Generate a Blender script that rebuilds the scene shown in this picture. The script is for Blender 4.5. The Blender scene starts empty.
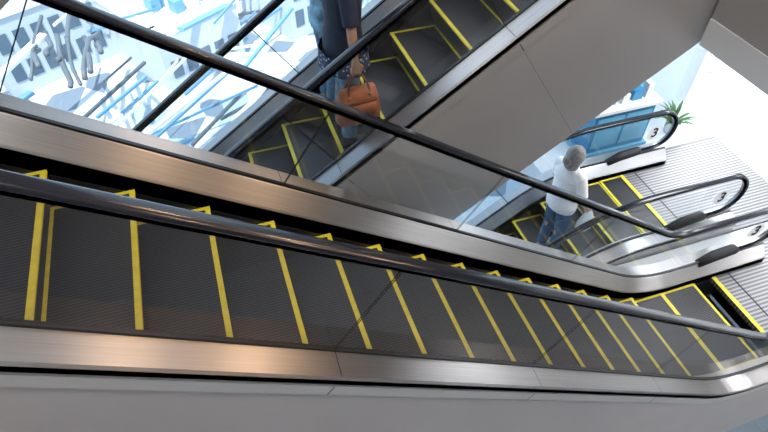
import bpy, bmesh, math, random
from mathutils import Vector, Matrix
random.seed(7)
scene = bpy.context.scene
COL = scene.collection
TH = math.radians(35.0); C, S = math.cos(TH), math.sin(TH)

# ------------------------------------------------------------------ materials
def newmat(name):
    m = bpy.data.materials.new(name); m.use_nodes = True
    nt = m.node_tree; b = nt.nodes.get('Principled BSDF')
    return m, nt, b
def mat(name, col, rough=0.5, metal=0.0, noise=0.0, nscale=8.0, bump=0.0, spec=0.5, coat=0.0, stretch=None):
    m, nt, b = newmat(name)
    b.inputs['Base Color'].default_value = (*col, 1)
    b.inputs['Roughness'].default_value = rough
    b.inputs['Metallic'].default_value = metal
    b.inputs['Specular IOR Level'].default_value = spec
    b.inputs['Coat Weight'].default_value = coat
    if noise > 0 or bump > 0:
        tc = nt.nodes.new('ShaderNodeTexCoord'); mp = nt.nodes.new('ShaderNodeMapping')
        if stretch: mp.inputs['Scale'].default_value = stretch
        n = nt.nodes.new('ShaderNodeTexNoise'); n.inputs['Scale'].default_value = nscale; n.inputs['Detail'].default_value = 4
        nt.links.new(tc.outputs['Object'], mp.inputs['Vector']); nt.links.new(mp.outputs[0], n.inputs['Vector'])
        if noise > 0:
            r = nt.nodes.new('ShaderNodeValToRGB')
            r.color_ramp.elements[0].position = 0.3; r.color_ramp.elements[1].position = 0.7
            r.color_ramp.elements[0].color = (*[c*(1-noise) for c in col], 1)
            r.color_ramp.elements[1].color = (*[min(1, c*(1+noise)) for c in col], 1)
            nt.links.new(n.outputs['Fac'], r.inputs['Fac']); nt.links.new(r.outputs['Color'], b.inputs['Base Color'])
        if bump > 0:
            bp = nt.nodes.new('ShaderNodeBump'); bp.inputs['Strength'].default_value = bump; bp.inputs['Distance'].default_value = 0.01
            nt.links.new(n.outputs['Fac'], bp.inputs['Height']); nt.links.new(bp.outputs[0], b.inputs['Normal'])
    return m
def steel_mat(name, col, rough, ang):
    m, nt, b = newmat(name)
    b.inputs['Metallic'].default_value = 1.0
    b.inputs['Roughness'].default_value = rough
    b.inputs['Anisotropic'].default_value = 0.97
    tan = nt.nodes.new('ShaderNodeCombineXYZ'); tan.inputs[1].default_value = 1.0
    nt.links.new(tan.outputs[0], b.inputs['Tangent'])
    tc = nt.nodes.new('ShaderNodeTexCoord'); rot = nt.nodes.new('ShaderNodeVectorRotate'); rot.rotation_type = 'Y_AXIS'
    rot.inputs['Angle'].default_value = ang
    mp = nt.nodes.new('ShaderNodeMapping'); mp.inputs['Scale'].default_value = (0.6, 60, 60)
    n = nt.nodes.new('ShaderNodeTexNoise'); n.inputs['Scale'].default_value = 3; n.inputs['Detail'].default_value = 3
    nt.links.new(tc.outputs['Object'], rot.inputs['Vector']); nt.links.new(rot.outputs[0], mp.inputs['Vector']); nt.links.new(mp.outputs[0], n.inputs['Vector'])
    r = nt.nodes.new('ShaderNodeValToRGB')
    r.color_ramp.elements[0].position = 0.25; r.color_ramp.elements[1].position = 0.75
    r.color_ramp.elements[0].color = (*[c*0.82 for c in col], 1); r.color_ramp.elements[1].color = (*col, 1)
    nt.links.new(n.outputs['Fac'], r.inputs['Fac']); nt.links.new(r.outputs['Color'], b.inputs['Base Color'])
    return m
def ribbed_mat(name, c0, c1, period, rough=0.5, metal=0.3):
    m, nt, b = newmat(name)
    tc = nt.nodes.new('ShaderNodeTexCoord'); sp = nt.nodes.new('ShaderNodeSeparateXYZ')
    nt.links.new(tc.outputs['Object'], sp.inputs[0])
    mu = nt.nodes.new('ShaderNodeMath'); mu.operation = 'MULTIPLY'; mu.inputs[1].default_value = 2*math.pi/period
    nt.links.new(sp.outputs[1], mu.inputs[0])
    si = nt.nodes.new('ShaderNodeMath'); si.operation = 'SINE'; nt.links.new(mu.outputs[0], si.inputs[0])
    mr = nt.nodes.new('ShaderNodeMapRange'); mr.inputs[1].default_value = -0.4; mr.inputs[2].default_value = 0.4
    nt.links.new(si.outputs[0], mr.inputs[0])
    mx = nt.nodes.new('ShaderNodeMix'); mx.data_type = 'RGBA'
    mx.inputs[6].default_value = (*c0, 1); mx.inputs[7].default_value = (*c1, 1)
    nt.links.new(mr.outputs[0], mx.inputs[0]); nt.links.new(mx.outputs[2], b.inputs['Base Color'])
    b.inputs['Roughness'].default_value = rough; b.inputs['Metallic'].default_value = metal
    return m
def glass_mat(name, tint, f0=0.05, rough=0.02, veil=0.0):
    m = bpy.data.materials.new(name); m.use_nodes = True; nt = m.node_tree; nt.nodes.clear()
    out = nt.nodes.new('ShaderNodeOutputMaterial'); tr = nt.nodes.new('ShaderNodeBsdfTransparent'); tr.inputs[0].default_value = (*tint, 1)
    gl = nt.nodes.new('ShaderNodeBsdfGlossy'); gl.inputs['Roughness'].default_value = rough
    lw = nt.nodes.new('ShaderNodeLayerWeight'); lw.inputs['Blend'].default_value = 0.5
    pw = nt.nodes.new('ShaderNodeMath'); pw.operation = 'POWER'; pw.inputs[1].default_value = 4.5
    nt.links.new(lw.outputs['Facing'], pw.inputs[0])
    ma = nt.nodes.new('ShaderNodeMath'); ma.operation = 'MULTIPLY_ADD'; ma.inputs[1].default_value = 1-f0; ma.inputs[2].default_value = f0; ma.use_clamp = True
    nt.links.new(pw.outputs[0], ma.inputs[0])
    mx = nt.nodes.new('ShaderNodeMixShader')
    nt.links.new(ma.outputs[0], mx.inputs[0]); nt.links.new(tr.outputs[0], mx.inputs[1]); nt.links.new(gl.outputs[0], mx.inputs[2])
    last = mx
    if veil > 0:
        df = nt.nodes.new('ShaderNodeBsdfDiffuse'); df.inputs[0].default_value = (0.8, 0.85, 0.9, 1)  # pale diffuse veil mixed into the glass to imitate bright haze
        m2 = nt.nodes.new('ShaderNodeMixShader'); m2.inputs[0].default_value = veil
        nt.links.new(mx.outputs[0], m2.inputs[1]); nt.links.new(df.outputs[0], m2.inputs[2]); last = m2
    nt.links.new(last.outputs[0], out.inputs[0])
    return m
def emis_mat(name, col, st):
    m, nt, b = newmat(name)
    b.inputs['Base Color'].default_value = (*col, 1)
    b.inputs['Emission Color'].default_value = (*col, 1); b.inputs['Emission Strength'].default_value = st
    return m
def tile_mat(name, c, grout, size, rough):
    m, nt, b = newmat(name)
    tc = nt.nodes.new('ShaderNodeTexCoord'); br = nt.nodes.new('ShaderNodeTexBrick')
    br.offset = 0.0; br.inputs['Scale'].default_value = 1.0
    br.inputs['Brick Width'].default_value = size; br.inputs['Row Height'].default_value = size
    br.inputs['Mortar Size'].default_value = 0.004
    br.inputs['Color1'].default_value = (*c, 1); br.inputs['Color2'].default_value = (*[x*0.95 for x in c], 1); br.inputs['Mortar'].default_value = (*grout, 1)
    nt.links.new(tc.outputs['Object'], br.inputs['Vector']); nt.links.new(br.outputs['Color'], b.inputs['Base Color'])
    b.inputs['Roughness'].default_value = rough
    return m

M_STEEL_D = steel_mat('brushed_steel_down', (0.62, 0.60, 0.59), 0.40, -TH)
M_STEEL_U = steel_mat('brushed_steel_up', (0.62, 0.63, 0.65), 0.38, TH)
M_SKIRT = mat('skirt_dark', (0.035, 0.035, 0.04), 0.35, 0.6)
M_TREAD = ribbed_mat('step_tread', (0.010, 0.010, 0.012), (0.062, 0.062, 0.068), 0.018, 0.42, 0.4)
M_RISER = ribbed_mat('step_riser', (0.008, 0.008, 0.01), (0.03, 0.03, 0.035), 0.018, 0.5, 0.3)
M_YEL = mat('yellow_demarcation', (0.70, 0.60, 0.04), 0.45, 0, noise=0.12, nscale=20)
M_RAIL = mat('handrail_rubber', (0.008, 0.010, 0.018), 0.18, 0, spec=0.5)
M_CLAD = mat('cladding_paint', (0.36, 0.36, 0.365), 0.45, 0.1, noise=0.03, nscale=1.5)
M_CLADW = mat('cladding_paint_warm', (0.72, 0.67, 0.65), 0.5, 0.0, noise=0.03, nscale=1.5)
M_TRIM = mat('cladding_trim', (0.80, 0.77, 0.75), 0.35, 0.1)
M_SEAM = mat('seam_black', (0.01, 0.01, 0.012), 0.6)
M_GLASS = glass_mat('balustrade_glass', (0.86, 0.89, 0.91), 0.05, 0.02, 0.012)
M_GLASSD = glass_mat('balustrade_glass_near', (0.70, 0.67, 0.66), 0.07, 0.03, 0.022)
M_WGLASS = glass_mat('window_glass', (0.92, 0.96, 0.99), 0.04, 0.0, 0.03)  # painted veil washes out the street view like bright haze
M_PLATE = ribbed_mat('landing_plate', (0.13, 0.13, 0.135), (0.30, 0.30, 0.31), 0.045, 0.45, 0.4)
M_FLOOR = tile_mat('floor_tile', (0.74, 0.77, 0.79), (0.5, 0.5, 0.5), 0.9, 0.22)
M_WALL = mat('wall_paint', (0.48, 0.45, 0.43), 0.7, 0, noise=0.04, nscale=1)
M_FASC = mat('fascia_paint', (0.36, 0.34, 0.33), 0.6, 0, noise=0.03, nscale=1)
M_WHITE = mat('white_paint', (0.75, 0.75, 0.76), 0.5)
M_FRAME = mat('window_frame', (0.70, 0.74, 0.78), 0.4, 0.2)
M_STICK = mat('sticker_white', (0.8, 0.82, 0.84), 0.5)

# ------------------------------------------------------------------ helpers
def empty(name, loc=(0, 0, 0)):
    e = bpy.data.objects.new(name, None); e.empty_display_size = 0.2; e.location = loc; COL.objects.link(e); return e
class MB:
    def __init__(s): s.v = []; s.f = []; s.m = []
    def quadv(s, vs, mi=0):
        i = len(s.v); s.v += [tuple(v) for v in vs]; s.f.append(tuple(range(i, i+len(vs)))); s.m.append(mi)
    def box(s, x0, x1, y0, y1, z0, z1, mi=0):
        if x0 > x1: x0, x1 = x1, x0
        i = len(s.v)
        s.v += [(x0,y0,z0),(x1,y0,z0),(x1,y1,z0),(x0,y1,z0),(x0,y0,z1),(x1,y0,z1),(x1,y1,z1),(x0,y1,z1)]
        for f in ((3,2,1,0),(4,5,6,7),(0,1,5,4),(1,2,6,5),(2,3,7,6),(3,0,4,7)):
            s.f.append(tuple(i+k for k in f)); s.m.append(mi)
    def obox(s, p0, p1, w, h, mi=0):
        p0 = Vector(p0); p1 = Vector(p1); d = (p1-p0).normalized()
        up = Vector((0,0,1)) if abs(d.z) < 0.95 else Vector((1,0,0))
        a = d.cross(up).normalized()*w/2; b = a.cross(d).normalized()*h/2
        i = len(s.v)
        for p in (p0, p1):
            for q in (-a-b, a-b, a+b, -a+b): s.v.append(tuple(p+q))
        for f in ((3,2,1,0),(4,5,6,7),(0,1,5,4),(1,2,6,5),(2,3,7,6),(3,0,4,7)):
            s.f.append(tuple(i+k for k in f)); s.m.append(mi)
    def tube(s, pts, radii, seg=12, mi=0, ell=(1, 1), ref=None):
        pts = [Vector(p) for p in pts]; n = len(pts); i0 = len(s.v)
        ref = Vector(ref) if ref else None; pa = None
        for k, p in enumerate(pts):
            d = (pts[min(k+1, n-1)]-pts[max(k-1, 0)]).normalized()
            if ref: a = (ref - d*ref.dot(d)).normalized()
            elif pa is None:
                r0 = Vector((0,1,0)) if abs(d.y) < 0.9 else Vector((1,0,0)); a = (r0-d*r0.dot(d)).normalized()
            else: a = (pa-d*pa.dot(d)).normalized()
            pa = a; b = d.cross(a)
            r = radii[k] if isinstance(radii, (list, tuple)) else radii
            ra, rb = (r if isinstance(r, (list, tuple)) else (r*ell[0], r*ell[1]))
            for j in range(seg):
                t = 2*math.pi*j/seg; s.v.append(tuple(p+a*math.cos(t)*ra+b*math.sin(t)*rb))
        for k in range(n-1):
            for j in range(seg):
                a0 = i0+k*seg+j; a1 = i0+k*seg+(j+1) % seg
                s.f.append((a0, a1, a1+seg, a0+seg)); s.m.append(mi)
        s.f.append(tuple(i0+j for j in reversed(range(seg)))); s.m.append(mi)
        s.f.append(tuple(i0+(n-1)*seg+j for j in range(seg))); s.m.append(mi)
    def ellipsoid(s, c, r, mi=0, U=16, V=10, fn=None):
        i0 = len(s.v); c = Vector(c)
        for a in range(V+1):
            ph = math.pi*a/V
            for b in range(U):
                t = 2*math.pi*b/U
                q = Vector((math.sin(ph)*math.cos(t)*r[0], math.sin(ph)*math.sin(t)*r[1], math.cos(ph)*r[2]))
                if fn: q = fn(q)
                s.v.append(tuple(c+q))
        for a in range(V):
            for b in range(U):
                p = i0+a*U+b; q = i0+a*U+(b+1) % U
                s.f.append((p, p+U, q+U, q)); s.m.append(mi)
    def obj(s, name, mats, parent=None, smooth=False, weld=False, recalc=True):
        me = bpy.data.meshes.new(name); me.from_pydata(s.v, [], s.f)
        for m in mats: me.materials.append(m)
        for p, mi in zip(me.polygons, s.m): p.material_index = mi; p.use_smooth = smooth
        bm = bmesh.new(); bm.from_mesh(me)
        if weld: bmesh.ops.remove_doubles(bm, verts=bm.verts, dist=1e-5)
        if recalc: bmesh.ops.recalc_face_normals(bm, faces=bm.faces)
        bm.to_mesh(me); bm.free()
        o = bpy.data.objects.new(name, me); COL.objects.link(o)
        if parent: o.parent = parent
        return o
def remesh(o, vox=0.008, smooth=4):
    m = o.modifiers.new('r', 'REMESH'); m.mode = 'VOXEL'; m.voxel_size = vox
    if smooth:
        s = o.modifiers.new('s', 'SMOOTH'); s.factor = 0.5; s.iterations = smooth
    dg = bpy.context.evaluated_depsgraph_get(); dg.update()
    me = bpy.data.meshes.new_from_object(o.evaluated_get(dg))
    mats = list(o.data.materials); o.modifiers.clear(); o.data = me
    if not me.materials:
        for k in mats: me.materials.append(k)
    for p in me.polygons: p.use_smooth = True
    return o

# ------------------------------------------------------------------ escalator
R = 1.5; T = R*math.tan(TH/2)
Hh = 4.22; UL = Hh/math.tan(TH); DL = Hh/S  # incline length between the two intersections
CMB = 1.0
ARC = R*TH
def P(s):
    """s = distance along incline measured from the lower intersection"""
    if s < T:
        a = (T-s)
        if a < ARC:
            ph = TH - a/R  # slope angle
            u0, z0 = -T, 0.0
            return (u0+R*math.sin(ph), z0+R*(1-math.cos(ph)), -math.sin(ph), math.cos(ph))
        return (-T-(a-ARC), 0.0, 0.0, 1.0)
    if s > DL-T:
        a = s-(DL-T)
        if a < ARC:
            ph = TH - a/R
            uc, zc = UL+T, Hh-R
            return (uc-R*math.sin(ph), zc+R*math.cos(ph), -math.sin(ph), math.cos(ph))
        return (UL+T+(a-ARC), Hh, 0.0, 1.0)
    return (s*C, s*S, -S, C)
def s_of_flat(du):  # s such that u = -du on lower flat
    return T-ARC-(du-T)
def samples(du):
    s0 = s_of_flat(du); s1 = DL-s0
    L = [s0]
    for k in range(13): L.append(T-ARC+ARC*k/12)
    for k in range(1, 20): L.append(T+(DL-2*T)*k/20)
    for k in range(13): L.append(DL-T+ARC*k/12)
    L.append(s1)
    return [P(s) for s in L]
HR = 0.85; NR = 0.29; UE = 1.44
def escalator(name, xL, zL, sg, yc, phase, steel, near_glass, skip_steps=False):
    root = empty(name, (xL, yc, zL))
    def W(u, y, z): return (sg*u, y, z)
    def sweep(smp, section, mis, closed, nm, mats, smooth=False):
        mb = MB(); n = len(section)
        for (u, z, nu, nz) in smp:
            for (y, h) in section: mb.v.append(W(u+nu*h, y, z+nz*h))
        for k in range(len(smp)-1):
            for j in range(n if closed else n-1):
                a = k*n+j; b = k*n+(j+1) % n
                mb.f.append((a, b, b+n, a+n)); mb.m.append(mis[j])
        if closed:
            mb.f.append(tuple(range(n))); mb.m.append(mis[0])
            mb.f.append(tuple((len(smp)-1)*n+j for j in range(n))); mb.m.append(mis[0])
        return mb.obj(nm, mats, root, smooth)
    # steps -------------------------------------------------
    mb = MB(); w = 0.5
    smin = s_of_flat(CMB)-0.05; smax = DL-s_of_flat(CMB)
    s = phase
    while s > smin: s -= 0.43
    while s < smax:
        s += 0.43
        if s < smin or s > smax+0.43: continue
        u, z, _, _ = P(s); D = 0.43
        mb.quadv([W(u,-w,z),W(u+D,-w,z),W(u+D,w,z),W(u,w,z)], 0)
        prof = [(0,0),(0.004,-0.02),(0.014,-0.08),(0.035,-0.15),(0.078,-0.25),(0.12,-0.36)]
        for (a, b) in zip(prof[:-1], prof[1:]):
            mb.quadv([W(u+a[0],-w,z+a[1]),W(u+a[0],w,z+a[1]),W(u+b[0],w,z+b[1]),W(u+b[0],-w,z+b[1])], 1)
        e = 0.003
        def strip(ua, ub, ya, yb, z0=z, dz=0.0):
            xa, xb = sorted((sg*ua, sg*ub)); mb.box(xa, xb, ya, yb, z0-dz, z0+e, 2)
        strip(u-0.002, u+0.027, -w, w, z, 0.012)
        strip(u+0.027, u+D-0.022, -w, -w+0.024); strip(u+0.027, u+D-0.022, w-0.024, w)
        strip(u+D-0.022, u+D-0.002, -w, w)
    mb.obj('steps', [M_TREAD, M_RISER, M_YEL], root)
    # skirts / decks / cladding both sides -------------------
    smp = samples(1.72)
    for side, nm in ((-1, 'near'), (1, 'far')):
        g = side*0.62
        def Y(t): return g - side*t   # t positive towards the steps
        sec = [(Y(-0.16),0.145),(Y(-0.16),0.18),(Y(-0.15),0.195),(Y(-0.012),0.20),(Y(-0.012),0.215),(Y(0.012),0.215),(Y(0.012),0.20),(Y(0.02),0.195),
               (Y(0.105),0.085),(Y(0.112),0.07),(Y(0.112),-0.03),(Y(0.117),-0.03),(Y(0.117),-0.40),(Y(0.06),-0.40),(Y(0.06),0.10),(Y(-0.06),0.145)]
        mis = [0,0,0,1,1,1,0,0,0,0,1,1,1,1,1,1]
        sweep(smp, sec, mis, True, 'deck_'+nm, [steel, M_SKIRT])
        # cladding with trim strip
        sec = [(Y(-0.145),0.145),(Y(-0.145),0.125),(Y(-0.156),0.122),(Y(-0.156),0.05),(Y(-0.15),0.047),(Y(-0.15),-1.05),(Y(-0.05),-1.05)]
        sweep(samples(2.76 if near_glass and side == -1 else 1.72), sec, [1,1,1,1,0,0], False, 'cladding_'+nm, [M_CLADW if near_glass else M_CLAD, M_TRIM if near_glass else M_CLAD])
        # seams in cladding & glass joints
        mb = MB(); mg = MB()
        s = phase % 1.0 + 0.35
        while s < DL-0.5:
            u, z, nu, nz = P(s)
            yy = Y(-0.1575)
            def pt(du, h, y): return W(u+nu*h+du*nz, y, z+nz*h-du*nu)
            mb.quadv([pt(-0.003,0.12,yy),pt(0.003,0.12,yy),pt(0.003,0.05,yy),pt(-0.003,0.05,yy)],0)
            yy2 = Y(-0.1515)
            if side == 1 or not near_glass:
                mb.quadv([pt(-0.0010,0.02,yy2),pt(0.0010,0.02,yy2),pt(0.0010,-1.04,yy2),pt(-0.0010,-1.04,yy2)],0)
            for yo in (-0.006, 0.006):
                mg.quadv([pt(-0.003,0.2,g+yo),pt(0.003,0.2,g+yo),pt(0.003,HR-0.03,g+yo),pt(-0.003,HR-0.03,g+yo)],0)
            mg.quadv([pt(-0.002,0.197,Y(-0.15)),pt(0.002,0.197,Y(-0.15)),pt(0.002,0.2025,Y(-0.012)),pt(-0.002,0.2025,Y(-0.012))],0)
            s += 1.55
        mb.obj('cladding_seams_'+nm, [M_SEAM], root); mg.obj('glass_joints_'+nm, [M_SEAM], root)
        # glass
        gm = MB(); gs = samples(UE)
        for a, b in zip(gs[:-1], gs[1:]):
            q = []
            for (pp, h) in ((a,0.19),(b,0.19),(b,HR-0.01),(a,HR-0.01)): q.append(W(pp[0]+pp[2]*h, g, pp[1]+pp[3]*h))
            gm.quadv(q)
        for (uc, zf, dr) in ((-UE, 0, -1), (UL+UE, Hh, 1)):
            fan = [W(uc, g, zf+0.19)]
            for k in range(17):
                t = math.pi*k/16
                fan.append(W(uc+dr*math.sin(t)*(NR-0.01), g, zf+HR-NR-math.cos(t)*(NR-0.01)))
            gm.quadv(fan)
        gm.obj('glass_'+nm, [M_GLASSD if (near_glass and side == -1) else M_GLASS], root, weld=True)
        # handrail
        pts = []
        zc = HR-NR
        pts.append((-UE+0.32, zc-NR-0.03)); pts.append((-UE+0.2, zc-NR-0.005))
        for k in range(17):
            t = math.pi*k/16; pts.append((-UE-math.sin(t)*NR, zc-math.cos(t)*NR))
        hs = samples(UE)[1:-1]
        pts += [(p[0]+p[2]*HR, p[1]+p[3]*HR) for p in hs]
        for k in range(17):
            t = math.pi*k/16; pts.append((UL+UE+math.sin(t)*NR, Hh+zc+math.cos(t)*NR))
        pts.append((UL+UE-0.2, Hh+zc-NR-0.005)); pts.append((UL+UE-0.32, Hh+zc-NR-0.03))
        sm = []
        for k, p in enumerate(pts):
            a = pts[max(k-1,0)]; b = pts[min(k+1,len(pts)-1)]
            d = Vector((b[0]-a[0], b[1]-a[1])).normalized(); sm.append((p[0], p[1], -d.y, d.x))
        sec = []
        for k in range(20):
            t = 2*math.pi*k/20; cx, sx = math.cos(t), math.sin(t)
            sec.append((g+0.037*math.copysign(abs(cx)**0.7, cx), 0.017*math.copysign(abs(sx)**0.8, sx)))
        sweep(sm, sec, [0]*20, True, 'handrail_'+nm, [M_RAIL], True)
        sec = [(g-0.014,-0.045),(g+0.014,-0.045),(g+0.014,-0.012),(g-0.014,-0.012)]
        sweep(sm, sec, [0]*4, True, 'handrail_guide_'+nm, [steel])
        # inlet boots
        for (uc, zf, dr) in ((-UE, 0, 1), (UL+UE, Hh, -1)):
            ib = MB()
            ib.tube([W(uc+dr*0.13, g, zf+0.27), W(uc+dr*0.17, g, zf+0.27), W(uc+dr*0.42, g, zf+0.245), W(uc+dr*0.62, g, zf+0.18)],
                    [(0.05,0.035),(0.06,0.055),(0.06,0.065),(0.05,0.03)], 14, ref=(0,1,0))
            ib.obj('handrail_inlet', [M_SEAM], root, True)
    # underside
    sec = [(-0.77,-1.05),(0.77,-1.05)]
    sweep(smp, sec, [0], False, 'soffit', [M_CLAD])
    # landing plates and combs
    for (uc, zf, dr) in ((0, 0, -1), (UL, Hh, 1)):
        lp = MB()
        a, b = uc+dr*CMB, uc+dr*2.76
        x0, x1 = sorted((sg*a, sg*b)); lp.box(x0, x1, -0.5, 0.5, zf-0.05, zf+0.006, 0)
        xb0, xb1 = sorted((sg*(uc+dr*1.72), sg*b)); lp.box(xb0, xb1, -0.77, 0.77, zf-1.0, zf-0.051, 2); lp.box(xb0, xb1, -0.77, -0.5, zf-0.05, zf+0.004, 0); lp.box(xb0, xb1, 0.5, 0.77, zf-0.05, zf+0.004, 0)
        xc0, xc1 = sorted((sg*(uc+dr*CMB), sg*(uc+dr*(CMB+0.05)))); lp.box(xc0, xc1, -0.5, 0.5, zf+0.0062, zf+0.011, 1)
        xc0, xc1 = sorted((sg*(uc+dr*(CMB+0.22)), sg*(uc+dr*(CMB+0.235)))); lp.box(xc0, xc1, -0.5, 0.5, zf+0.0062, zf+0.008, 2)
        lp.obj('landing_plate', [M_PLATE, M_YEL, M_SEAM], root)
    return root

Z3 = -5.25; Z4 = Z3+Hh; Z5 = Z4+Hh; Z2 = Z3-Hh
XR = 3.755; XLF = XR-UL
YA, YB = 2.11, 3.89
PH2, PH3 = 0.33, 0.28
e1 = escalator('escalator', XR, Z3, -1, YA, 0.125+0.43*2, M_STEEL_D, True)
e2 = escalator('escalator', XLF, Z3, 1, YB, PH2, M_STEEL_U, False)
e3 = escalator('escalator', XLF, Z2, 1, YB, PH3, M_STEEL_U, False)
e4 = escalator('escalator', XLF, Z4, 1, YB, 0.1, M_STEEL_U, False)

# floor-number stickers on the newels
def sticker(root, x, y, z):
    mb = MB(); n = 28
    mb.quadv([(x+0.095*math.cos(2*math.pi*k/n), y, z+0.095*math.sin(2*math.pi*k/n)) for k in range(n)])
    for k in range(n):
        a, b = 2*math.pi*k/n, 2*math.pi*(k+1)/n
        mb.quadv([(x+0.112*math.cos(a), y, z+0.112*math.sin(a)),(x+0.112*math.cos(b), y, z+0.112*math.sin(b)),(x+0.10*math.cos(b), y, z+0.10*math.sin(b)),(x+0.10*math.cos(a), y, z+0.10*math.sin(a))],0)
    mb.obj('number_sticker', [M_STICK], root)
    cu = bpy.data.curves.new('number', 'FONT'); cu.body = '3'; cu.size = 0.20; cu.align_x = 'CENTER'; cu.align_y = 'CENTER'; cu.extrude = 0.001; cu.offset = 0.004
    cu.materials.append(M_SEAM)
    o = bpy.data.objects.new('number', cu); COL.objects.link(o); o.parent = root
    o.location = (x, y-0.004, z); o.rotation_euler = (math.pi/2, 0, 0)
for yy in (-0.632, 0.608):
    sticker(e1, 1.42, yy, 0.54)
    sticker(e3, UL+1.42, yy, Hh+0.54)

# ------------------------------------------------------------------ building shell
YW = 5.4
XM = (XR+XLF)/2
def slab(name, zf, th, m0=M_FLOOR, xa0=XR+0.05):
    mb = MB()
    for (sx) in (1, -1):
        def bx(xa, xb, ya, yb):
            if sx == 1: mb.box(xa, xb, ya, yb, zf-th, zf)
            else: mb.box(2*XM-xb, 2*XM-xa, ya, yb, zf-th, zf)
        bx(xa0, 14, -5, YA-0.79); bx(6.53, 14, YA-0.79, YB+0.79)
        bx(XR+0.05, 6.53, YA+0.79, YB-0.79); bx(XR+0.05, 6.53, YB+0.79, YW)
        if sx == 1: mb.box(6.53, 14, YB+0.79, 8.5, zf-th, zf)
        else: bx(6.53, 14, YB+0.79, YW)
    return mb.obj(name, [m0])
slab('floor', Z3, 0.35, M_FLOOR, 6.6)
for zz in (Z4, Z5): 
    slab('floor_upper', zz, 0.12)
mb = MB(); mb.box(-12.5, 14, -5, YW, Z2-0.2, Z2); mb.obj('floor_lower', [M_FLOOR])
# bulkheads (floor 4 / 5 thickness) and fascias
def bulk(name, zf):
    mb = MB(); XF = XR-0.12
    for sx in (1, -1):
        def bx(xa, xb, ya, yb, z0, z1, mi=0):
            if sx == 1: mb.box(xa, xb, ya, yb, z0, z1, mi)
            else: mb.box(2*XM-xb, 2*XM-xa, ya, yb, z0, z1, mi)
        bx(XF+0.05, 14, -5, YA-0.79, zf-1.3, zf-0.12); 
        bx(XF+0.05, 6.5, YA+0.79, YB-0.79, zf-1.3, zf-0.12)
        bx(XR+0.75, 14, YA-0.79, YB+0.79, zf-1.32, zf-1.12)
        bx(XR+0.08, 6.5, YB+0.79, YW, zf-1.3, zf-0.12)
        bx(XF, XF+0.05, -5, YB-0.79, zf-1.36, zf-1.14, 1)
        bx(XF+0.01, XF+0.05, -5, YB-0.79, zf-1.14, zf-0.12, 0)
    mb.box(6.53, 14, YB+0.79, 8.5, zf-1.3, zf-0.12, 0)
    mb.obj(name, [M_FASC, M_WHITE])
bulk('trim_fascia', Z4); bulk('trim_fascia_upper', Z5)
mb = MB(); mb.box(-12.5, 14, -5.2, -5, Z2, 7); mb.obj('wall_front', [M_WALL])
mb = MB(); mb.box(-12.7, -12.5, -5.2, YW, Z2, 7); mb.obj('wall_left', [M_WALL])
mb = MB(); mb.box(14, 14.2, -5.2, 8.5, Z2, 7); mb.obj('wall_right', [M_WALL])
mb = MB(); mb.box(-12.7, 14.2, -5.2, YW+0.2, 7, 7.2); mb.box(6.5, 14.2, YW+0.2, 8.7, 7, 7.2); mb.obj('ceiling', [M_WALL])
mb = MB(); mb.box(-12.5+9.7, XR, -5, -0.5, Z4-0.3, Z4); mb.obj('floor_gallery', [M_FLOOR])

# window wall
def window(name, x0, x1, y, z0, z1, dx, dz, y1=None):
    root = empty(name, ((x0+x1)/2, y, (z0+z1)/2)); ox, oz = (x0+x1)/2, (z0+z1)/2
    g = MB(); g.quadv([(x0-ox,0,z0-oz),(x1-ox,0,z0-oz),(x1-ox,0,z1-oz),(x0-ox,0,z1-oz)]); g.obj('glass', [M_WGLASS], root)
    f = MB(); n = max(1, round((x1-x0)/dx))
    for k in range(n+1):
        x = x0+(x1-x0)*k/n-ox; f.box(x-0.025, x+0.025, -0.06, 0.06, z0-oz, z1-oz)
    n = max(1, round((z1-z0)/dz))
    for k in range(n+1):
        z = z0+(z1-z0)*k/n-oz; f.box(x0-ox, x1-ox, -0.05, 0.05, z-0.03, z+0.03)
    f.obj('frame', [M_FRAME], root)
window('window_1', -12.5, 6.5, YW, Z2, Z5+3.7, 4.75, 4.2)
mb = MB(); mb.box(6.42, 6.58, YW-0.1, 8.5, Z2, 7); mb.obj('wall_return', [M_WHITE])
window('window_2', 6.6, 14, 8.5, Z3, Z4-1.3, 1.85, 2.9)
mb = MB(); mb.box(6.5, 14.2, 8.5, 8.7, Z4-1.3, 7); mb.box(6.5, 14.2, 8.5, 8.7, Z2, Z3); mb.obj('wall_back', [M_WALL])

# ------------------------------------------------------------------ exterior street
m, nt, b = newmat('street_surface')
tc = nt.nodes.new('ShaderNodeTexCoord'); vo = nt.nodes.new('ShaderNodeTexVoronoi'); vo.inputs['Scale'].default_value = 0.9
vo.inputs['Randomness'].default_value = 0.8
nt.links.new(tc.outputs['Object'], vo.inputs['Vector'])
rp = nt.nodes.new('ShaderNodeValToRGB'); cr = rp.color_ramp
cr.elements[0].color = (0.60, 0.66, 0.70, 1); cr.elements[1].color = (0.28, 0.40, 0.50, 1)
for p, c in ((0.3, (0.36, 0.46, 0.54, 1)), (0.55, (0.62, 0.66, 0.68, 1)), (0.85, (0.18, 0.23, 0.28, 1))):
    q = cr.elements.new(p); q.color = c
cr.interpolation = 'CONSTANT'
sx = nt.nodes.new('ShaderNodeSeparateColor'); nt.links.new(vo.outputs['Color'], sx.inputs[0]); nt.links.new(sx.outputs[0], rp.inputs[0])
nt.links.new(rp.outputs[0], b.inputs['Base Color']); b.inputs['Roughness'].default_value = 0.6
M_STREET = m
mb = MB(); mb.box(-60, 60, 5.6, 90, -14.3, -14); mb.obj('ground_street', [M_STREET])
M_B1 = mat('beam_white', (0.85, 0.87, 0.88), 0.4); M_B2 = mat('beam_blue', (0.14, 0.32, 0.48), 0.4); M_B3 = mat('beam_gray', (0.09, 0.11, 0.13), 0.5)
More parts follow.
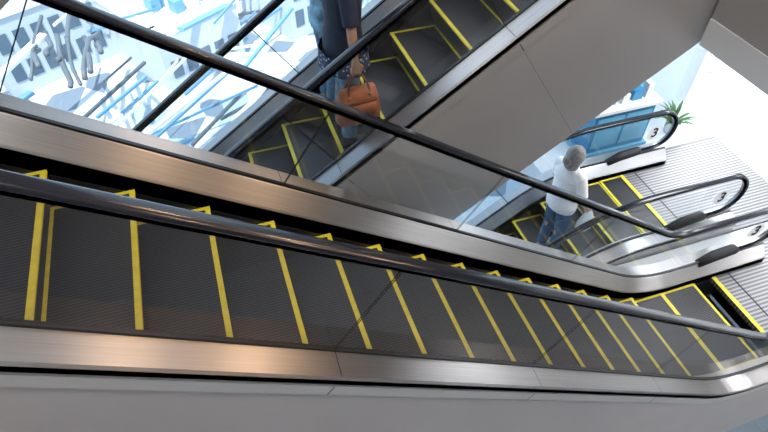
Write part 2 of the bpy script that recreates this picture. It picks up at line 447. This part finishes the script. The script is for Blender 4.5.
M_B4 = mat('facade_gray', (0.48, 0.54, 0.60), 0.5); M_B5 = mat('facade_window', (0.08, 0.13, 0.18), 0.15)
root = empty('street_structures', (0, 20, -12))
def off(p): return (p[0], p[1]-20, p[2]+12)
mb = MB()
for k in range(260):
    x = random.uniform(-13, 22); y = random.uniform(12, 36); z = random.uniform(-13.6, -10.6)
    ang = random.choice([0.9, 0.95, 1.0, 0.8, 0.85, 2.6, 0.15, 1.5])+random.uniform(-0.08, 0.08); L = random.uniform(1.0, 7)
    w = random.choice([0.03, 0.04, 0.06, 0.1, 0.14, 0.3]); 
    dx, dy = math.cos(ang)*L/2, math.sin(ang)*L/2
    mb.obox(off((x-dx, y-dy, z)), off((x+dx, y+dy, z+random.uniform(-.6, .6))), w, 0.1, random.choice([0,0,0,1,1,2]))
mb.obj('canopy_frame', [M_B1, M_B2, M_B3], root)
mb = MB()
for k in range(9):
    x = -5.6+k*0.27; pts = []; y0 = 18.6+random.uniform(-0.8, 1.0); n = random.randint(6, 10)
    for j in range(n):
        pts.append(off((x+0.05*math.sin(j*1.1+k*1.7)-j*0.05*(1 if k % 3 else -0.6), y0+j*0.36, -10.4+0.3*math.sin(j*0.5+k))))
    mb.tube(pts, random.choice([0.04, 0.06, 0.09]), 8)
mb.obj('cables', [mat('cable_gray', (0.12, 0.14, 0.16), 0.5)], root, smooth=True)
# neighbouring low buildings: facades with window bands, parapets and roof plant
def building(x0, x1, y0, y1, h, ang):
    mb = MB(); cx, cy = (x0+x1)/2, (y0+y1)/2; w, d = (x1-x0)/2, (y1-y0)/2
    mb.box(-w, w, -d, d, 0, h, 0); mb.box(-w-0.1, w+0.1, -d-0.1, -d+0.15, h, h+0.35, 1); mb.box(-w-0.1, w+0.1, d-0.15, d+0.1, h, h+0.35, 1)
    mb.box(-w-0.1, -w+0.15, -d, d, h, h+0.35, 1); mb.box(w-0.15, w+0.1, -d, d, h, h+0.35, 1)
    z = 0.6
    while z < h-0.8:
        x = -w+0.3
        while x < w-0.6: mb.box(x, x+0.45, -d-0.04, -d, z, z+0.75, 2); x += 0.7
        z += 1.25
    for k in range(9):
        a, bb = random.uniform(-w*0.7, w*0.6), random.uniform(-d*0.7, d*0.6); mb.box(a, a+random.uniform(.3,.9), bb, bb+random.uniform(.2,.6), h, h+0.5, random.choice([1,3,2]))
    o = mb.obj('low_building', [M_B4, M_B1, M_B5, M_B2], root); o.location = off((cx, cy, -14)); o.rotation_euler = (0, 0, ang)
building(-9.5, -4.5, 24.5, 29.5, 3.2, 0.5); building(-3.2, 0.6, 22.5, 27, 2.6, 0.5); building(2.2, 6.5, 25, 31, 3.4, 0.45); building(10, 16, 17, 22, 3, 0.4); building(-16, -11, 20, 26, 4, 0.5)

# ------------------------------------------------------------------ plants
M_LEAF = mat('leaf_green', (0.05, 0.16, 0.04), 0.4, noise=0.4, nscale=5); M_POT = mat('pot_white', (0.7, 0.7, 0.68), 0.35); M_SOIL = mat('soil', (0.03, 0.02, 0.015), 0.9)
def plant(name, x, y, z, sc, n):
    root = empty(name, (x, y, z)); mb = MB()
    prof = [(0.0,0),(0.15,0),(0.17,0.03),(0.21,0.36),(0.225,0.38),(0.225,0.42),(0.20,0.42),(0.195,0.37),(0,0.37)]
    U = 24
    for (r, zz) in prof:
        for k in range(U): mb.v.append((r*math.cos(2*math.pi*k/U)*sc, r*math.sin(2*math.pi*k/U)*sc, zz*sc))
    for i in range(len(prof)-1):
        for k in range(U):
            a = i*U+k; c = i*U+(k+1) % U; mb.f.append((a, c, c+U, a+U)); mb.m.append(1 if i == len(prof)-2 else 0)
    mb.obj('pot', [M_POT, M_SOIL], root, True)
    lf = MB()
    for i in range(n):
        a = random.uniform(0, 2*math.pi); L = random.uniform(0.45, 0.8)*sc; el = random.uniform(0.5, 1.35); w0 = random.uniform(0.03, 0.055)*sc
        p = Vector((0.05*math.cos(a), 0.05*math.sin(a), 0.37*sc)); prev = None; N = 7
        side = Vector((-math.sin(a), math.cos(a), 0))
        for k in range(N+1):
            t = k/N; w = w0*math.sin(math.pi*min(0.98, 0.12+0.86*t))
            l, r = p-side*w, p+side*w
            if prev: lf.quadv([prev[0], l, p, prev[2]]); lf.quadv([prev[2], p, r, prev[1]])
            prev = (l, r, p.copy()+Vector((0, 0, -0.005)))
            e = el-1.5*t*t; p = p+Vector((math.cos(a)*math.cos(e), math.sin(a)*math.cos(e), math.sin(e)))*L/N
    lf.obj('leaves', [M_LEAF], root, True, recalc=False)
plant('potted_plant', 5.98, 4.98, Z3, 0.45, 34)
plant('potted_plant', 7.6, 6.15, Z3, 0.8, 44)
plant('potted_plant', 8.4, 7.0, Z3, 0.7, 30)
# blue display counter by the window
M_BLUE = mat('display_blue', (0.03, 0.22, 0.42), 0.3); M_TEAL = mat('display_teal', (0.12, 0.40, 0.58), 0.3)
root = empty('display_stand', (5.0, 5.03, Z3)); mb = MB()
mb.box(-0.55, 0.45, -0.22, 0.22, 0, 0.08, 1); mb.box(-0.5, 0.4, -0.18, 0.18, 0.08, 0.72, 0); mb.box(-0.56, 0.46, -0.22, 0.22, 0.72, 0.77, 2)
mb.box(-0.46, -0.06, -0.19, -0.18, 0.16, 0.64, 1); mb.box(-0.02, 0.36, -0.19, -0.18, 0.16, 0.64, 1)
mb.box(-0.5, 0.4, 0.14, 0.18, 0.77, 1.15, 1); mb.box(-0.44, -0.08, 0.12, 0.14, 0.83, 1.09, 2); mb.box(0.0, 0.34, 0.12, 0.14, 0.83, 1.09, 0)
mb.box(-0.35, -0.2, -0.1, 0.02, 0.77, 0.95, 1); mb.box(-0.12, -0.02, -0.12, 0.0, 0.77, 0.9, 2); mb.box(0.05, 0.2, -0.1, 0.02, 0.77, 0.92, 0); mb.box(0.25, 0.33, -0.1, 0.0, 0.77, 0.98, 2)
mb.obj('stand_body', [M_BLUE, M_TEAL, M_WHITE], root)

# ------------------------------------------------------------------ people
def hand(mb, wrist, D, Wd, N, curl, sc=1.0):
    wrist = Vector(wrist); D = Vector(D).normalized(); Wd = Vector(Wd); Wd = (Wd-D*Wd.dot(D)).normalized(); N = Vector(N); N = (N-D*N.dot(D)-Wd*N.dot(Wd)).normalized()
    mb.tube([wrist-D*0.02*sc, wrist+D*0.02*sc, wrist+D*0.055*sc, wrist+D*0.088*sc], [(0.024*sc,0.019*sc),(0.033*sc,0.017*sc),(0.041*sc,0.015*sc),(0.036*sc,0.011*sc)], 12, ref=tuple(Wd))
    for i, (off_, L) in enumerate(((0.029,0.072),(0.010,0.080),(-0.010,0.074),(-0.029,0.058))):
        p = wrist+D*0.075*sc+Wd*off_*sc; pts = [p]; a = 0
        for cu, fr in zip(curl, (0.12,0.42,0.32,0.26)):
            a += cu; p = p+(D*math.cos(a)+N*math.sin(a))*L*fr*sc*1.05; pts.append(p)
        mb.tube(pts, [0.0088*sc,0.009*sc,0.0085*sc,0.0078*sc,0.006*sc], 8)
    p = wrist+D*0.02*sc+Wd*0.024*sc
    mb.tube([p, p+Wd*0.024*sc+D*0.022*sc+N*0.012*sc, p+Wd*0.026*sc+D*0.05*sc+N*0.028*sc, p+Wd*0.016*sc+D*0.07*sc+N*0.038*sc], [0.014*sc,0.012*sc,0.010*sc,0.007*sc], 8)
def person(name, loc, heading, H, skin, top, bottom, shoe, hairm, elbowR, wristR, elbowL, wristL, tunic=False, handcurlR=(0.7,1.0,0.9,0.5), hair='bob', sleeve=0.6, pattern=None, bulk_=1.0):
    root = empty(name, loc); root.rotation_euler = (0, 0, heading); k = H/1.6
    V = lambda x, y, z: Vector((x*k, y*k, z*k))
    shR, shL = V(0,-0.165,1.30), V(0,0.165,1.30)
    ER, WR, EL, WL = [V(*p) for p in (elbowR, wristR, elbowL, wristL)]
    mb = MB()
    mb.tube([V(-0.01,0,1.28), V(0,0,1.36), V(0.012,0,1.43)], [0.06*k,0.047*k,0.05*k], 14)
    for (sh, E, Wv, sd) in ((shR, ER, WR, -1), (shL, EL, WL, 1)):
        mb.tube([sh, sh.lerp(E,0.4), E, E.lerp(Wv,0.35), Wv], [0.042*k,0.041*k,0.034*k,0.034*k,0.022*k], 12)
        D = (Wv-E).normalized(); hand(mb, Wv, D, (1,0,0), (0,-sd,0), handcurlR if sd == -1 else (0.2,0.3,0.35,0.25), k)
    for sd in (-1, 1):
        mb.tube([V(0,sd*0.085,0.5), V(-0.01,sd*0.09,0.3), V(-0.02,sd*0.095,0.08)], [0.05*k,0.05*k,0.033*k], 12)
    def hf(q):
        q = q.copy()
        if q.z < 0: f = 1+0.9*q.z/(0.23*k); q.y *= max(0.62, f+0.12); q.x = q.x*0.93+0.004*k
        return q
    hc = V(0.02,0,1.49)
    mb.ellipsoid(hc, (0.093*k,0.074*k,0.112*k), 0, 24, 18, hf)
    mb.ellipsoid(hc+V(0.07,0,-0.07), (0.025*k,0.03*k,0.025*k))
    mb.tube([hc+V(0.088,0,0.015), hc+V(0.100,0,-0.01), hc+V(0.106,0,-0.026), hc+V(0.088,0,-0.034)], [0.006*k,0.010*k,0.014*k,0.008*k], 8)
    for sd in (-1, 1): mb.ellipsoid(hc+V(-0.005,sd*0.073,-0.01), (0.018*k,0.009*k,0.032*k))
    mb.tube([hc+V(0.082,-0.022,-0.058), hc+V(0.09,0,-0.056), hc+V(0.082,0.022,-0.058)], [0.004*k,0.008*k,0.004*k], 8)
    remesh(mb.obj('body', [skin], root), 0.006, 3)
    ey = MB()
    for sd in (-1, 1): ey.ellipsoid(hc+V(0.079,sd*0.03,0.008), (0.012*k,0.014*k,0.009*k), 0)
    ey.obj('eyes', [mat(name+'_eye', (0.05,0.03,0.02), 0.2)], root, True)
    hb = MB()
    def hr(q):
        n = 1+0.02*math.sin(q.y*160)+0.015*math.sin(q.z*90+q.x*70)
        return q*n
    hb.ellipsoid(hc+V(-0.022,0,0.024), (0.104*k,0.096*k,0.114*k), 0, 28, 18, hr)
    if hair == 'bob':
        hb.ellipsoid(hc+V(-0.05,0,-0.05), (0.078*k,0.098*k,0.105*k), 0, 24, 14, hr)
        hb.ellipsoid(hc+V(-0.115,0,-0.01), (0.05*k,0.055*k,0.055*k), 0, 20, 12, hr)
    remesh(hb.obj('hair', [hairm], root), 0.006, 2)
    sb = MB()
    rings = [(0.80,0.125,0.165,0),(0.88,0.125,0.17,0),(0.98,0.112,0.15,0.005),(1.08,0.112,0.15,0.01),(1.18,0.118,0.165,0.01),(1.27,0.105,0.175,0.0),(1.33,0.075,0.13,-0.005),(1.37,0.055,0.065,-0.005)]
    if tunic: rings = [(0.72,0.165,0.21,0),(0.76,0.155,0.20,0)]+[(z,a*1.12,b*1.12,c) for z,a,b,c in rings]
    sb.tube([V(c,0,z) for z,a,b,c in rings], [(b*k*bulk_,a*k*bulk_) for z,a,b,c in rings], 28, ref=(0,1,0))
    for (sh, E, Wv) in ((shR, ER, WR), (shL, EL, WL)):
        pts = [sh+Vector((0,-sh.y*0.35,0.0)), sh, sh.lerp(E,0.35), sh.lerp(E,min(1,sleeve*1.2))]; rr = [0.065*k,0.064*k,0.058*k,0.054*k]
        if sleeve > 0.9: pts += [E, E.lerp(Wv,0.45)]; rr += [0.05*k,0.045*k]
        sb.tube(pts, rr, 14)
    remesh(sb.obj('top', [top], root), 0.008, 4)
    if tunic and pattern:
        tb = MB(); U = 48; rr = [(0.82,0.170,0.216),(0.76,0.175,0.222),(0.72,0.180,0.228),(0.69,0.184,0.232),(0.69,0.17,0.22),(0.76,0.16,0.205)]
        for (z, a, b2) in rr:
            for j in range(U):
                t = 2*math.pi*j/U; f = 1+0.02*math.sin(t*9)
                tb.v.append(tuple(V(a*f*math.cos(t), b2*f*math.sin(t), z)))
        for i in range(len(rr)-1):
            for j in range(U):
                a = i*U+j; c = i*U+(j+1) % U; tb.f.append((a, c, c+U, a+U)); tb.m.append(0)
        tb.obj('tunic_hem', [pattern], root, True)
    pb = MB()
    pb.tube([V(0,0,0.98), V(0,0,0.9), V(-0.005,0,0.82), V(0,0,0.76)], [(0.14*k,0.10*k),(0.155*k,0.115*k),(0.165*k,0.12*k),(0.14*k,0.10*k)], 24, ref=(0,1,0))
    for sd in (-1, 1):
        pb.tube([V(0,sd*0.08,0.84), V(0.005,sd*0.085,0.7), V(0.02,sd*0.09,0.46), V(0,sd*0.093,0.28), V(-0.015,sd*0.095,0.10)], [0.090*k,0.087*k,0.070*k,0.066*k,0.060*k], 16)
    remesh(pb.obj('trousers', [bottom], root), 0.008, 3)
    fb = MB()
    for sd in (-1, 1):
        y = sd*0.097
        fb.tube([V(-0.075,y,0.04), V(-0.05,y,0.045), V(0.0,y,0.05), V(0.07,y+sd*0.006,0.036), V(0.14,y+sd*0.012,0.026), V(0.165,y+sd*0.012,0.022)], [(0.02*k,0.03*k),(0.032*k,0.045*k),(0.035*k,0.05*k),(0.042*k,0.036*k),(0.04*k,0.026*k),(0.02*k,0.014*k)], 14, ref=(0,1,0))
        fb.tube([V(-0.02,y,0.04), V(-0.02,y,0.11)], [0.037*k,0.038*k], 12)
    remesh(fb.obj('shoes', [shoe], root), 0.006, 2)
    return root, k
M_SKIN = mat('skin', (0.50, 0.30, 0.20), 0.5); M_SKIN2 = mat('skin_tan', (0.42, 0.24, 0.16), 0.5)
M_WSH = mat('white_cotton', (0.88, 0.88, 0.90), 0.8, noise=0.04, nscale=30, bump=0.2); M_JEAN = mat('denim', (0.04, 0.11, 0.21), 0.8, noise=0.25, nscale=40)
M_GHAIR = mat('gray_hair', (0.30, 0.28, 0.27), 0.6, noise=0.4, nscale=60, stretch=(1,3,0.3)); M_DHAIR = mat('dark_hair', (0.02, 0.015, 0.012), 0.5, noise=0.3, nscale=60)
M_NAVY = mat('navy_cotton', (0.010, 0.018, 0.045), 0.8, noise=0.2, nscale=20, bump=0.2)
M_SHOE = mat('shoe_dark', (0.03, 0.03, 0.03), 0.5); M_SHOE2 = mat('shoe_gray', (0.35, 0.36, 0.38), 0.6)
M_LJEAN = mat('light_denim', (0.14, 0.28, 0.40), 0.8, noise=0.3, nscale=30)
M_LBLUE = mat('light_blue_cotton', (0.26, 0.50, 0.72), 0.8, noise=0.5, nscale=14)
m, nt, b = newmat('patterned_cotton'); tc = nt.nodes.new('ShaderNodeTexCoord'); vo = nt.nodes.new('ShaderNodeTexVoronoi'); vo.inputs['Scale'].default_value = 36
nt.links.new(tc.outputs['Object'], vo.inputs['Vector']); rp = nt.nodes.new('ShaderNodeValToRGB'); rp.color_ramp.interpolation = 'CONSTANT'
rp.color_ramp.elements[0].color = (0.4,0.5,0.58,1); rp.color_ramp.elements[1].position = 0.3; rp.color_ramp.elements[1].color = (0.015,0.03,0.09,1)
nt.links.new(vo.outputs['Distance'], rp.inputs[0]); nt.links.new(rp.outputs[0], b.inputs['Base Color']); b.inputs['Roughness'].default_value = 0.8
M_PAT = m

def step_under(xL, zL, sg, phase, xw):
    s = phase
    while s > -2: s -= 0.43
    best = None
    while s < DL+2:
        u, z, _, _ = P(s); c = xL+sg*(u+0.20)
        if best is None or abs(c-xw) < abs(best[0]-xw): best = (c, zL+z+0.003)
        s += 0.43
    return best
cx, cz = step_under(XLF, Z3, 1, PH2, 1.0)
HX = cx-0.09
p1, k1 = person('standing_man', (HX, 3.72, cz), 0.0, 1.66, M_SKIN2, M_NAVY, M_LJEAN, M_SHOE, M_DHAIR,
    (0.0,-0.25,1.06), (0.01,-0.275,0.84), (0.02,0.20,1.04), (0.06,0.19,0.83), tunic=True, pattern=M_PAT, hair='short', sleeve=0.75)
person('companion_woman', (HX-0.01, 4.20, cz), 0.1, 1.55, M_SKIN, M_LBLUE, M_LJEAN, M_SHOE2, M_DHAIR,
    (0.02,-0.18,1.04), (0.12,-0.16,0.86), (0.02,0.17,1.04), (0.1,0.14,0.86), hair='bob', sleeve=0.6)
def handbag(name, loc, rot, leather, sc=1.0):
    root = empty(name, loc); root.rotation_euler = (0, 0, rot); root.scale = (sc, sc, sc); mb = MB()
    rings = [(-0.24,0.125,0.05),(-0.235,0.145,0.066),(-0.18,0.150,0.072),(-0.08,0.140,0.060),(-0.01,0.122,0.036),(0.0,0.115,0.022)]
    U = 28
    for (z, a, b2) in rings:
        for j in range(U):
            t = 2*math.pi*j/U; ct, st = math.cos(t), math.sin(t)
            mb.v.append((a*math.copysign(abs(ct)**0.45, ct), b2*math.copysign(abs(st)**0.6, st), z))
    for i in range(len(rings)-1):
        for j in range(U):
            a = i*U+j; c = i*U+(j+1) % U; mb.f.append((a, c, c+U, a+U)); mb.m.append(0)
    mb.f.append(tuple(range(U))); mb.m.append(0); mb.f.append(tuple((len(rings)-1)*U+j for j in range(U))); mb.m.append(0)
    mb.box(-0.10, 0.10, -0.078, -0.066, -0.17, -0.07, 0)
    mb.box(-0.10, 0.10, -0.079, -0.064, -0.075, -0.062, 1)
    for yy in (-0.035, 0.035):
        pts = []
        for j in range(13):
            t = math.pi*j/12; pts.append((-0.07*math.cos(t), yy*(1-0.75*math.sin(t)), -0.03+0.13*math.sin(t)))
        mb.tube(pts, 0.007, 8, mi=1)
    for xx in (-0.07, 0.07):
        for yy in (-0.045, 0.035): mb.ellipsoid((xx, yy, -0.04), (0.012, 0.008, 0.012), 2)
    mb.obj('bag_body', [leather, mat('leather_dark', (0.14,0.045,0.02), 0.5), mat('brass', (0.6,0.4,0.15), 0.3, 1)], root, True)
    return root
M_LEA = mat('leather_brown', (0.42, 0.13, 0.05), 0.5, noise=0.25, nscale=14, bump=0.3)
handbag('handbag', (HX+0.012*k1, 3.72-0.282*k1, cz+0.755*k1-0.11), 0.12, M_LEA, 1.15)

cx3, cz3 = step_under(XLF, Z2, 1, PH3, 3.42)
p2, k2 = person('standing_woman', (cx3-0.03, 3.80, cz3), 0.15, 1.66, M_SKIN, M_WSH, M_JEAN, M_SHOE2, M_GHAIR,
    (0.03,-0.25,1.05), (0.16,-0.24,0.86), (0.05,0.23,1.05), (0.22,0.2,0.95), hair='bob', sleeve=0.66, bulk_=1.14)
mb = MB(); rb = empty('carrier_bag', p2.location + Vector((0.22, -0.225, 0.87))); U = 24
for (z, a, b2) in [(-0.30,0.09,0.035),(-0.29,0.11,0.05),(-0.16,0.105,0.05),(-0.05,0.07,0.02),(0.0,0.03,0.008)]:
    for j in range(U):
        t = 2*math.pi*j/U; mb.v.append((a*math.cos(t)*(1+0.05*math.sin(5*t)), b2*math.sin(t)*(1+0.08*math.sin(7*t)), z))
for i in range(4):
    for j in range(U):
        a = i*U+j; c = i*U+(j+1) % U; mb.f.append((a, c, c+U, a+U)); mb.m.append(0)
mb.f.append(tuple(range(U))); mb.m.append(0)
mb.tube([(-0.03,0,-0.02),(-0.02,0,0.03),(0.0,0,0.045),(0.02,0,0.03),(0.03,0,-0.02)], 0.006, 8)
mb.obj('bag_film', [mat('carrier_film', (0.6,0.68,0.74), 0.4)], rb, True)

# ------------------------------------------------------------------ lights
def area(name, loc, sx, sy, en, col, rot=(0,0,0)):
    l = bpy.data.lights.new(name, 'AREA'); l.shape = 'RECTANGLE'; l.size = sx; l.size_y = sy; l.energy = en; l.color = col
    o = bpy.data.objects.new(name, l); o.location = loc; o.rotation_euler = rot; COL.objects.link(o); return o
for i, x in enumerate((-4, 0, 4)):
    area('added_ceiling_fill', (x, 0.0, 6.9), 2.4, 0.8, 250, (1.0, 0.96, 0.92))  # unseen fill lamps added for general interior light
for x in (5.6, 8.5, 11):
    for y in (0.5, 3.8):
        area('added_floor_fill', (x, y, Z4-1.4), 1.2, 1.2, 85, (0.95, 0.97, 1.0))  # unseen fill lamps added to brighten the landing floor
area('added_floor_fill', (8.6, 6.3, Z4-1.4), 1.6, 1.6, 220, (0.95, 0.98, 1.0))  # added fill standing in for the sun patch on the floor
LAMP = emis_mat('lamp_glow', (1.0, 0.75, 0.5), 8)
# warm downlights in the soffit of the level above; their glints run across the brushed decks
for (x, y, e) in ((4.0, 1.0, 120), (4.0, 4.9, 90), (7.3, 1.0, 220), (7.3, 4.4, 240), (12.5, 3.6, 450)):
    zs = Z5-1.3 if (y < 1.3 or (y > 4.7 and x < 6.5)) else Z5-1.32
    root = empty('soffit_downlight', (x, y, zs-0.02)); mb = MB()
    mb.tube([(0,0,-0.06),(0,0,0.02)], 0.11, 20, 1); mb.tube([(0,0,-0.075),(0,0,-0.061)], 0.085, 20, 0); mb.obj('housing', [LAMP, M_WHITE], root)
    l = bpy.data.lights.new('lamp', 'POINT'); l.energy = e; l.color = (1.0, 0.66, 0.40); l.shadow_soft_size = 0.07
    o = bpy.data.objects.new('lamp', l); o.parent = root; o.location = (0, 0, -0.17); COL.objects.link(o)
su = bpy.data.lights.new('sun', 'SUN'); su.energy = 8.0; su.angle = 0.01; su.color = (1.0, 0.98, 0.95)
so = bpy.data.objects.new('sun', su); so.rotation_euler = (math.radians(28), math.radians(-14), 0); COL.objects.link(so)
w = bpy.data.worlds.new('world'); scene.world = w; w.use_nodes = True
bg = w.node_tree.nodes['Background']; bg.inputs[0].default_value = (0.64, 0.82, 1.0, 1); bg.inputs[1].default_value = 2.3

# ------------------------------------------------------------------ camera
fwd = Vector((0.217, 0.6505, -0.7273)).normalized()
right = Vector((0.948, -0.318, -0.0008)); right = (right-fwd*right.dot(fwd)).normalized()
up = right.cross(fwd)
cam = bpy.data.cameras.new('camera'); co = bpy.data.objects.new('camera', cam); COL.objects.link(co)
Mx = Matrix((right, up, -fwd)).transposed().to_4x4(); co.matrix_world = Mx
cam.sensor_width = 36; cam.lens = 581/768*36; cam.clip_start = 0.05; cam.clip_end = 500
scene.camera = co
scene.view_settings.view_transform = 'Standard'
